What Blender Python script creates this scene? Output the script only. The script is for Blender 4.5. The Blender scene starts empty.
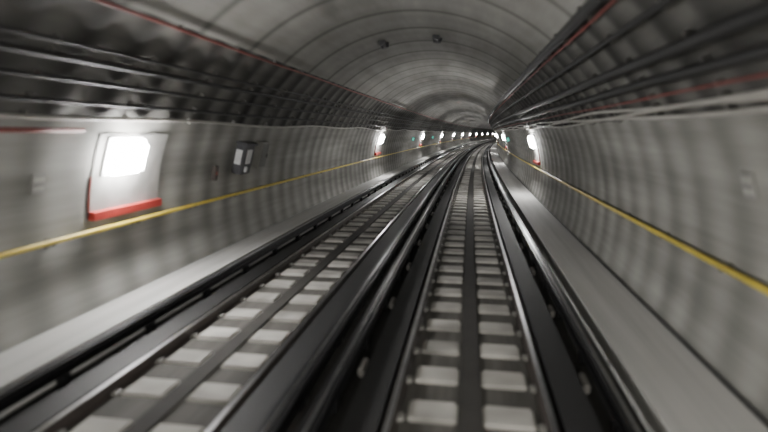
import bpy, bmesh, math, random
from mathutils import Vector, Matrix
random.seed(4)
# ------------------------------------------------------------------ alignment
S0, RAD = 10.0, 1550.0          # straight, then right-hand curve
CX, CZ, CR = -1.25, 1.17, 3.9   # tunnel bore centre / radius
SMIN, SMAX = -26.0, 330.0
def path(s):
    if s < S0: return 0.0, s, 0.0
    a = (s-S0)/RAD
    return RAD*(1-math.cos(a)), S0+RAD*math.sin(a), a
def P(s, X, Z):
    x, y, a = path(s)
    return Vector((x+X*math.cos(a), y-X*math.sin(a), Z))
def bore(phi, inset=0.0):
    p = math.radians(phi)
    return CX+(CR-inset)*math.sin(p), CZ+(CR-inset)*math.cos(p)
def frame(s, phi, inset=0.0):
    X, Z = bore(phi, inset); x, y, a = path(s); p = math.radians(phi)
    T = Vector((math.sin(a), math.cos(a), 0)); L = Vector((math.cos(a), -math.sin(a), 0)); U = Vector((0,0,1))
    N = -(L*math.sin(p)+U*math.cos(p))
    A = (-L*math.cos(p)+U*math.sin(p))
    if A.z < 0: A = -A
    return P(s, X, Z), T, A, N
def srange(a, b, st):
    n = max(1, int(round((b-a)/st))); return [a+(b-a)*i/n for i in range(n+1)]
# ------------------------------------------------------------------ materials
def newmat(name):
    m = bpy.data.materials.new(name); m.use_nodes = True
    nt = m.node_tree; return m, nt, nt.nodes['Principled BSDF']
def plain(name, col, rough=0.6, metal=0.0, var=0.15, emit=None, est=0, scale=3):
    m, nt, b = newmat(name)
    tc = nt.nodes.new('ShaderNodeTexCoord'); n = nt.nodes.new('ShaderNodeTexNoise'); n.inputs['Scale'].default_value = scale
    nt.links.new(tc.outputs['Object'], n.inputs['Vector'])
    r = nt.nodes.new('ShaderNodeValToRGB')
    r.color_ramp.elements[0].color = (*[c*(1-var) for c in col], 1); r.color_ramp.elements[1].color = (*[min(1, c*(1+var)) for c in col], 1)
    r.color_ramp.elements[0].position = .3; r.color_ramp.elements[1].position = .7
    nt.links.new(n.outputs['Fac'], r.inputs['Fac']); nt.links.new(r.outputs['Color'], b.inputs['Base Color'])
    b.inputs['Roughness'].default_value = rough; b.inputs['Metallic'].default_value = metal
    if emit: b.inputs['Emission Color'].default_value = (*emit, 1); b.inputs['Emission Strength'].default_value = est
    return m
def concrete(name, dark, light, stripe=0.0, period=0.85, rough=0.75, su=0.25, sv=1.6, bump=0.0, spots=0.0, seam=0.0):
    m, nt, b = newmat(name); L = nt.links.new; N = nt.nodes.new
    uv = N('ShaderNodeUVMap'); mp = N('ShaderNodeMapping'); mp.inputs['Scale'].default_value = (su, sv, 1)
    L(uv.outputs[0], mp.inputs['Vector'])
    n = N('ShaderNodeTexNoise'); n.inputs['Scale'].default_value = 1.0; n.inputs['Detail'].default_value = 5; n.inputs['Roughness'].default_value = .6
    L(mp.outputs[0], n.inputs['Vector'])
    r = N('ShaderNodeValToRGB'); r.color_ramp.elements[0].position = .3; r.color_ramp.elements[1].position = .7
    r.color_ramp.elements[0].color = (*dark, 1); r.color_ramp.elements[1].color = (*light, 1)
    L(n.outputs['Fac'], r.inputs['Fac'])
    out = r.outputs['Color']
    sp = N('ShaderNodeSeparateXYZ'); L(uv.outputs[0], sp.inputs[0])
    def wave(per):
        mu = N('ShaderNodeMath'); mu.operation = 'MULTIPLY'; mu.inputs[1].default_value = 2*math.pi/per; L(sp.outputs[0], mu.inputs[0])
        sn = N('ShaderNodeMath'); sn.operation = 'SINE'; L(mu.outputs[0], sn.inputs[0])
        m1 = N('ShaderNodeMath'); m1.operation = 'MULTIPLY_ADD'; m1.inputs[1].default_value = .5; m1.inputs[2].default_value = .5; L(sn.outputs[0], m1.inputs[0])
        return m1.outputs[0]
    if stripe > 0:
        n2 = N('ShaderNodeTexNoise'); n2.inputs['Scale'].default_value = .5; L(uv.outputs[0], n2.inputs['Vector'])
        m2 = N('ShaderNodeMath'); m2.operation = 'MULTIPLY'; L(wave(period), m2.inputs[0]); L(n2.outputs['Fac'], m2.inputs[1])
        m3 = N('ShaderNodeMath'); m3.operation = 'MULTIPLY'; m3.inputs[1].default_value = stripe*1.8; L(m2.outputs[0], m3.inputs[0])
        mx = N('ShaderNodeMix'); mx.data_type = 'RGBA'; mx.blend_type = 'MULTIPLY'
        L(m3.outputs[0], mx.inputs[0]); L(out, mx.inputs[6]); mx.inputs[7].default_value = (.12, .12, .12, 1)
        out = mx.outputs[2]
    if seam > 0:   # ring joints between lining segments
        pw = N('ShaderNodeMath'); pw.operation = 'POWER'; pw.inputs[1].default_value = 30; L(wave(1.7), pw.inputs[0])
        m3 = N('ShaderNodeMath'); m3.operation = 'MULTIPLY'; m3.inputs[1].default_value = seam; L(pw.outputs[0], m3.inputs[0])
        mx = N('ShaderNodeMix'); mx.data_type = 'RGBA'; L(m3.outputs[0], mx.inputs[0]); L(out, mx.inputs[6]); mx.inputs[7].default_value = (.05, .05, .046, 1)
        out = mx.outputs[2]
    if spots > 0:   # grime patches
        n3 = N('ShaderNodeTexNoise'); n3.inputs['Scale'].default_value = .7; n3.inputs['Detail'].default_value = 3
        mp3 = N('ShaderNodeMapping'); mp3.inputs['Scale'].default_value = (.35, 1.3, 1); L(uv.outputs[0], mp3.inputs['Vector']); L(mp3.outputs[0], n3.inputs['Vector'])
        r3 = N('ShaderNodeValToRGB'); r3.color_ramp.elements[0].position = .52; r3.color_ramp.elements[1].position = .78
        r3.color_ramp.elements[0].color = (0,0,0,1); r3.color_ramp.elements[1].color = (spots,)*3+(1,)
        L(n3.outputs['Fac'], r3.inputs['Fac'])
        mx = N('ShaderNodeMix'); mx.data_type = 'RGBA'; L(r3.outputs['Color'], mx.inputs[0]); L(out, mx.inputs[6]); mx.inputs[7].default_value = (.05, .048, .042, 1)
        out = mx.outputs[2]
    L(out, b.inputs['Base Color']); b.inputs['Roughness'].default_value = rough
    b.inputs['Specular IOR Level'].default_value = .25
    if bump:
        bp = N('ShaderNodeBump'); bp.inputs['Strength'].default_value = bump; bp.inputs['Distance'].default_value = .03
        L(n.outputs['Fac'], bp.inputs['Height']); L(bp.outputs[0], b.inputs['Normal'])
    return m
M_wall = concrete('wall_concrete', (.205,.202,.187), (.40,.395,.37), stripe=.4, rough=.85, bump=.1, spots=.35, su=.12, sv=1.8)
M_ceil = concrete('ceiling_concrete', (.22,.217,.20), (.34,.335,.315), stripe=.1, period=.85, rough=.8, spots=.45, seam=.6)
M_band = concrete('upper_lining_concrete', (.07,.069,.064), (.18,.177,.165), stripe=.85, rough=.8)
M_walk = concrete('walkway_concrete', (.37,.367,.35), (.55,.545,.525), rough=.75, su=.12, sv=3, bump=.1)
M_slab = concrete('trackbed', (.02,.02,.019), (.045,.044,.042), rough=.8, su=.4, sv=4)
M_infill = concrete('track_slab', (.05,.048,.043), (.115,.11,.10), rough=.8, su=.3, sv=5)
M_sleep = plain('sleeper_concrete', (.33,.32,.295), .85, var=.45, scale=1.3)
M_steel = plain('rail_steel', (.6,.6,.61), .28, 1.0)
M_rside = plain('rail_side_rust', (.06,.05,.045), .6, .3)
M_dark = plain('guide_bar_steel', (.012,.012,.013), .4, .4)
M_pad = plain('running_pad', (.011,.011,.011), .62)
M_duct = plain('duct_rubber', (.03,.028,.025), .9)
M_cable = plain('cable_black', (.012,.012,.012), .6)
M_cablel = plain('cable_grey', (.38,.37,.34), .5)
M_clip = plain('clip_steel', (.2,.195,.18), .5)
M_insul = plain('insulator_grey', (.26,.25,.235), .6)
M_red = plain('red_paint', (.42,.045,.035), .5)
M_pipe = plain('red_oxide_pipe', (.20,.05,.042), .6)
M_yel = plain('yellow_paint', (.58,.45,.06), .45)
M_rib = plain('cable_bracket_steel', (.14,.138,.13), .5, .3)
M_panel = plain('panel_enamel', (.25,.247,.235), .7)
M_box = plain('box_dark', (.045,.045,.05), .5)
M_white = plain('white_enamel', (.6,.6,.6), .4)
M_lamp = plain('lamp_glow', (.9,.9,.9), .5, emit=(1.0,.985,.97), est=190)
M_green = plain('green_sign_glow', (.05,.4,.25), .5, emit=(.2,.9,.75), est=.5)
# ------------------------------------------------------------------ builders
def finish(name, bm, mats, parent=None, smooth=False):
    bmesh.ops.recalc_face_normals(bm, faces=bm.faces) if name not in ('wall_left','wall_right','ceiling') else None
    me = bpy.data.meshes.new(name); bm.to_mesh(me); bm.free()
    for m in (mats if isinstance(mats, list) else [mats]): me.materials.append(m)
    if smooth:
        for p in me.polygons: p.use_smooth = True
    o = bpy.data.objects.new(name, me); bpy.context.scene.collection.objects.link(o)
    if parent: o.parent = parent
    return o
def empty(name):
    e = bpy.data.objects.new(name, None); bpy.context.scene.collection.objects.link(e); return e
def sweep(bm, prof, ss, closed=True, off=None, mi=0):
    uvl = bm.loops.layers.uv.verify()
    arc = [0]
    n = len(prof)
    for i in range(1, n+1):
        a, b = prof[i-1], prof[i % n]; arc.append(arc[-1]+math.hypot(a[0]-b[0], a[1]-b[1]))
    rows = []
    for s in ss:
        row = []
        for (X, Z) in prof:
            if off:
                dX, dZ = off(s, X, Z); row.append(bm.verts.new(P(s, X+dX, Z+dZ)))
            else: row.append(bm.verts.new(P(s, X, Z)))
        rows.append(row)
    for k in range(len(ss)-1):
        for i in range(n if closed else n-1):
            j = (i+1) % n
            f = bm.faces.new((rows[k][i], rows[k][j], rows[k+1][j], rows[k+1][i])); f.material_index = mi
            for lp, (u, v) in zip(f.loops, ((ss[k], arc[i]), (ss[k], arc[i+1]), (ss[k+1], arc[i+1]), (ss[k+1], arc[i]))):
                lp[uvl].uv = (u, v)
    if closed:
        bm.faces.new(rows[0]).material_index = mi; bm.faces.new(rows[-1][::-1]).material_index = mi
def circ(X, Z, r, n=8): return [(X+r*math.cos(2*math.pi*i/n), Z+r*math.sin(2*math.pi*i/n)) for i in range(n)]
def rect(x0, x1, z0, z1): return [(x0, z0), (x1, z0), (x1, z1), (x0, z1)]
def arcplate(ph0, ph1, ins0, ins1, n=8):
    a = [bore(p, ins0) for p in [ph0+(ph1-ph0)*i/n for i in range(n+1)]]
    b = [bore(p, ins1) for p in [ph1+(ph0-ph1)*i/n for i in range(n+1)]]
    return a+b
def obox(bm, o, T, A, N, t0, t1, a0, a1, n0, n1, mi=0, bev=0.0):
    vs = []
    for n in (n0, n1):
        for (t, a) in ((t0, a0), (t1, a0), (t1, a1), (t0, a1)):
            vs.append(bm.verts.new(o+T*t+A*a+N*n))
    fs = [bm.faces.new([vs[i] for i in q]) for q in ((0,3,2,1),(4,5,6,7),(0,1,5,4),(1,2,6,5),(2,3,7,6),(3,0,4,7))]
    for f in fs: f.material_index = mi
    if bev:
        es = list({e for f in fs for e in f.edges})
        bmesh.ops.bevel(bm, geom=es, offset=bev, segments=2, affect='EDGES', material=-1)
FAR = srange(SMIN, SMAX, 2.0)
# ------------------------------------------------------------------ shell
BA = 41.0
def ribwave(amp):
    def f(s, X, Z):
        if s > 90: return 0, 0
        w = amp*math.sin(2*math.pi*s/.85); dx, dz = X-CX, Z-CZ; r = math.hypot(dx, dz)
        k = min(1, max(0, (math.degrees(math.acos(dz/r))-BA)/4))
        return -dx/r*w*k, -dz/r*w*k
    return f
FINE = srange(SMIN, 90, .142)+srange(92, SMAX, 2.0)
for nm, sg in (('wall_left', -1), ('wall_right', 1)):
    bm = bmesh.new()
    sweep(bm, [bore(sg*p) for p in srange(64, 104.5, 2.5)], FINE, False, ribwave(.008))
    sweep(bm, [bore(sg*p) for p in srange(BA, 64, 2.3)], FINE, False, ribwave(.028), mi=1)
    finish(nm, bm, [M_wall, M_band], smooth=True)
bm = bmesh.new(); sweep(bm, [bore(p) for p in srange(-BA, BA, 2.5)], FAR, False); finish('ceiling', bm, M_ceil, smooth=True)
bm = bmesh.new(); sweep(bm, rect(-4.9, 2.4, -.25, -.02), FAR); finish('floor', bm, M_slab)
for nm, pr in (('walkway', [(-5.04,-.02),(-4.38,-.02),(-4.38,.27),(-4.35,.3),(-5.04,.3)]),
               ('walkway', [(2.54,-.02),(1.70,-.02),(1.70,.27),(1.67,.3),(2.54,.3)])):
    bm = bmesh.new(); sweep(bm, pr, FAR); finish(nm, bm, M_walk)
# thin groove joint where right walkway meets the lining
bm = bmesh.new(); X, Z = bore(103.2, .03); sweep(bm, circ(X-.02, .315, .016, 6), FAR); finish('joint_seal', bm, M_cable)
# ------------------------------------------------------------------ tracks
SP = .78
for c in (0.08, -2.9):
    tr = empty('railway_track')
    bm = bmesh.new()
    for s in srange(SMIN+1, 200, SP):
        x, y, a = path(s); T = Vector((math.sin(a), math.cos(a), 0)); Lt = Vector((math.cos(a), -math.sin(a), 0)); U = Vector((0,0,1))
        o = P(s, c, 0)
        j = random.uniform(-.02, .02)
        obox(bm, o, T, Lt, U, -.19+j, .19+j, -.60, -.12, -.03, .05, bev=.025 if s < 40 else 0)
        obox(bm, o, T, Lt, U, -.19+j, .19+j, .12, .60, -.03, .05, bev=.025 if s < 40 else 0)
    finish('sleepers', bm, M_sleep, tr)
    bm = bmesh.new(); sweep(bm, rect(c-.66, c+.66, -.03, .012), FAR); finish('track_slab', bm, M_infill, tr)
    bm = bmesh.new(); sweep(bm, rect(c-.10, c+.10, -.03, .045), FAR); finish('centre_cable_duct', bm, M_duct, tr)
    for k, sg in enumerate((-1, 1)):
        X = c+sg*.73
        prof = [(X-.06,-.02),(X+.06,-.02),(X+.06,.0),(X+.012,.02),(X+.012,.09),(X+.035,.10),(X+.035,.13),(X+.028,.14),(X-.028,.14),(X-.035,.13),(X-.035,.10),(X-.012,.09),(X-.012,.02),(X-.06,.0)]
        bm = bmesh.new(); sweep(bm, prof, FAR); sweep(bm, rect(X-.026, X+.026, .135, .144), FAR, mi=1); finish('rail_%d' % (k+1), bm, [M_rside, M_steel], tr)
        bm = bmesh.new(); sweep(bm, rect(min(c+sg*.82, c+sg*1.14), max(c+sg*.82, c+sg*1.14), -.02, .12), FAR); finish('running_pad_%d' % (k+1), bm, M_pad, tr)
        G = c+sg*1.33
        prof = [(G-.07,.17),(G+.07,.17),(G+.07,.19),(G+.01,.20),(G+.01,.28),(G+.07,.29),(G+.07,.31),(G-.07,.31),(G-.07,.29),(G-.01,.28),(G-.01,.20),(G-.07,.19)]
        bm = bmesh.new(); sweep(bm, prof, FAR)
        for s in srange(SMIN+1, 120, SP*2):
            x, y, a = path(s); T = Vector((math.sin(a), math.cos(a), 0)); Lt = Vector((math.cos(a), -math.sin(a), 0)); U = Vector((0,0,1))
            obox(bm, P(s, G, 0), T, Lt, U, -.05, .05, -.045, .045, -.02, .17)
        finish('guide_bar_%d' % (k+1), bm, M_dark, tr)
        bm = bmesh.new(); sweep(bm, rect(G-.010, G+.010, .31, .325), FAR); finish('contact_strip_%d' % (k+1), bm, M_steel, tr)
        bm = bmesh.new()
        for s in srange(SMIN+1, 80, SP):
            x, y, a = path(s); T = Vector((math.sin(a), math.cos(a), 0)); Lt = Vector((math.cos(a), -math.sin(a), 0)); U = Vector((0,0,1))
            obox(bm, P(s, c+sg*.655, 0), T, Lt, U, -.05, .05, -.03, .03, -.02, .05)
        finish('rail_clips_%d' % (k+1), bm, M_clip, tr)
        bm = bmesh.new()
        for s in srange(SMIN+1.3, 80, SP*3):
            x, y, a = path(s); T = Vector((math.sin(a), math.cos(a), 0)); Lt = Vector((math.cos(a), -math.sin(a), 0)); U = Vector((0,0,1))
            obox(bm, P(s, c+sg*1.215, 0), T, Lt, U, -.16, .16, -.035, .035, -.02, .08, bev=.015)
        finish('insulators_%d' % (k+1), bm, M_insul, tr)
bm = bmesh.new(); sweep(bm, rect(-1.50, -1.32, -.02, .10), FAR); finish('cable_duct', bm, M_duct)
# ------------------------------------------------------------------ cables + brackets
for sg in (-1, 1):
    rack = empty('cable_rack')
    if sg < 0: cabs = [(41.5, .022, 1), (50, .022, 0), (52.5, .035, 0), (56.5, .025, 0), (60.5, .025, 0), (63.5, .025, 2)]
    else: cabs = [(41, .07, 0), (43.0, .016, 1), (47.5, .035, 0), (53.2, .065, 0), (57, .055, 0), (59.8, .014, 1), (61.6, .024, 2), (62.6, .024, 2), (63.6, .024, 2)]
    bmk = bmesh.new()
    for i, (ph, r, mi) in enumerate(cabs):
        X, Z = bore(sg*ph, .04+r); ph0 = random.random()*6
        bm = bmesh.new()
        sweep(bm, circ(X, Z, r, 8), srange(SMIN, 60, .8)+srange(62, SMAX, 3), True,
              lambda s, X, Z, ph0=ph0, mi=mi: (0, (.026 if mi == 2 else .006)*math.sin(s*.9+ph0)+(.018 if mi == 2 else 0)*math.sin(s*.37+2*ph0)))
        finish('cable_%d' % (i+1), bm, [M_cable, M_pipe, M_cablel][mi], rack, True)
        for s in srange(SMIN+.3, 80, 1.7):
            o, T, A, N = frame(s, sg*ph)
            obox(bmk, o, T, A, N, -.02, .02, -r-.02, r+.02, -.03, .05)
    finish('brackets', bmk, M_rib, rack)
# ------------------------------------------------------------------ handrails
for sg in (-1, 1):
    hr = empty('handrail')
    X, Z = bore(sg*87, .10)
    bm = bmesh.new(); sweep(bm, circ(X, Z, .032, 10), FAR); finish('rail_tube', bm, M_yel, hr, True)
    bm = bmesh.new()
    for s in srange(SMIN+1, 150, 1.7):
        o, T, A, N = frame(s, sg*87)
        obox(bm, o, T, A, N, -.02, .02, -.05, -.02, -.01, .12); obox(bm, o, T, A, N, -.04, .04, -.09, .03, -.01, .012)
    finish('wall_brackets', bm, M_rib, hr)
# ------------------------------------------------------------------ lamps
def lamp(s, sg):
    e = empty('emergency_lighting_point')
    o, T, A, N = frame(s-.25, sg*71.5)
    ss = [s-.8, s, s+.8]
    bm = bmesh.new(); sweep(bm, arcplate(sg*67, sg*84, -.005, .02), ss); finish('back_panel', bm, M_panel, e)
    bm = bmesh.new()
    sweep(bm, arcplate(sg*83.2, sg*84.9, -.005, .10, 2), ss)
    finish('red_bar', bm, M_red, e)
    bm = bmesh.new(); sweep(bm, arcplate(sg*76, sg*83.2, -.005, .03), [s-.82, s-.80]); finish('side_edge', bm, M_pipe, e)
    bm = bmesh.new(); obox(bm, o, T, A, N, -.40, .40, -.30, .27, .0, .06, bev=.01); finish('lamp_housing', bm, M_white, e)
    bm = bmesh.new(); obox(bm, o, T, A, N, -.36, .36, -.26, .24, .061, .20, bev=.06); finish('lamp_diffuser', bm, M_lamp, e)
for k in range(-1, 14): lamp(7.1+21.5*k, -1)
for k in range(-1, 6): lamp(21+21.5*k, 1)
bm = bmesh.new(); X, Z = bore(-66, .06); sweep(bm, circ(X, Z, .03, 10), srange(SMIN, 5.9, .8)); 
finish('fire_main_pipe', bm, M_pipe, smooth=True)
# telephone box + cabinet
e = empty('emergency_telephone_box'); o, T, A, N = frame(10.9, -75)
bm = bmesh.new(); obox(bm, o, T, A, N, -.26, .26, -.34, .32, .0, .22, bev=.02); obox(bm, o, T, A, N, -.30, .30, .32, .37, .0, .28, bev=.01); finish('housing', bm, M_box, e)
bm = bmesh.new(); obox(bm, o, T, A, N, -.10, .14, -.1, .22, .22, .235, bev=.005); obox(bm, o, T, A, N, -.1, .0, -.28, -.16, .22, .26, bev=.01); obox(bm, o, T, A, N, -.275, -.261, -.12, .2, .04, .18); finish('label_plate', bm, M_white, e)
e = empty('electrical_cabinet'); o, T, A, N = frame(11.9, -75)
bm = bmesh.new(); obox(bm, o, T, A, N, -.22, .22, -.28, .36, .0, .18, bev=.02); finish('housing', bm, M_clip, e)
bm = bmesh.new(); obox(bm, o, T, A, N, -.18, .18, -.24, .32, .18, .192, bev=.005); obox(bm, o, T, A, N, .1, .13, -.02, .08, .19, .22, bev=.005); finish('door', bm, M_rib, e)
e = empty('fire_alarm_call_point'); o, T, A, N = frame(9.8, -79)
bm = bmesh.new(); obox(bm, o, T, A, N, -.07, .07, -.15, .15, 0, .09, bev=.01); finish('dark_red_body', bm, M_rside, e)
bm = bmesh.new(); obox(bm, o, T, A, N, -.035, .035, -.04, .04, .09, .1, bev=.005); finish('button', bm, M_pipe, e)
for s, ph in ((5.4, -76), (5.1, 74)):
    o, T, A, N = frame(s, ph); bm = bmesh.new(); obox(bm, o, T, A, N, -.1, .1, -.12, .12, 0, .03, bev=.005)
    obox(bm, o, T, A, N, -.08, .08, .02, .08, .03, .034, 1); obox(bm, o, T, A, N, -.08, .08, -.08, -.04, .03, .034, 1)
    finish('distance_marker_plate', bm, [M_panel, M_cablel])
for s, ph in ((43, -74), (60, -74), (36, 73)):
    e = empty('exit_sign'); o, T, A, N = frame(s, ph)
    bm = bmesh.new(); obox(bm, o, T, A, N, -.04, .04, -.15, .15, 0, .25, bev=.01); finish('housing', bm, M_box, e)
    bm = bmesh.new(); obox(bm, o, T, A, N, -.05, -.041, -.13, .13, .04, .23); finish('lit_face', bm, M_green, e)
# ceiling devices
for s, ph in ((13.6, -14), (13.6, 6)):
    e = empty('smoke_detector'); o, T, A, N = frame(s, ph)
    bm = bmesh.new()
    bmesh.ops.create_cone(bm, cap_ends=True, segments=20, radius1=.13, radius2=.09, depth=.12, matrix=Matrix.Translation(o+N*.06) @ N.to_track_quat('Z', 'Y').to_matrix().to_4x4())
    obox(bm, o, T, A, N, -.35, .35, -.03, .03, 0, .04)
    obox(bm, o, T, A, N, -.45, -.28, -.08, .08, 0, .09, bev=.01)
    finish('detector_body', bm, M_box, e)
# ------------------------------------------------------------------ train headlights
for X in (-.75, .9):
    l = bpy.data.lights.new('train_headlight', 'SPOT'); l.energy = 380; l.spot_size = math.radians(125); l.spot_blend = 1; l.shadow_soft_size = .15; l.color = (1, .965, .88)
    ob = bpy.data.objects.new('train_headlight', l); bpy.context.scene.collection.objects.link(ob)
    ob.location = (X, -.3, 1.5); ob.rotation_euler = (math.radians(79), 0, 0)
w = bpy.data.worlds.new('tunnel_dark'); bpy.context.scene.world = w; w.use_nodes = True
w.node_tree.nodes['Background'].inputs[0].default_value = (.05, .05, .05, 1); w.node_tree.nodes['Background'].inputs[1].default_value = .3
# ------------------------------------------------------------------ camera
cam = bpy.data.cameras.new('camera'); co = bpy.data.objects.new('camera', cam); bpy.context.scene.collection.objects.link(co)
cam.sensor_width = 36; cam.lens = 36*520/768; cam.clip_start = .05; cam.clip_end = 600
cam.dof.use_dof = True; cam.dof.focus_distance = 40; cam.dof.aperture_fstop = .42
co.location = (0, 0, 2.7)
co.rotation_euler = (math.radians(90-9.07), 0, math.radians(9.17))
bpy.context.scene.camera = co
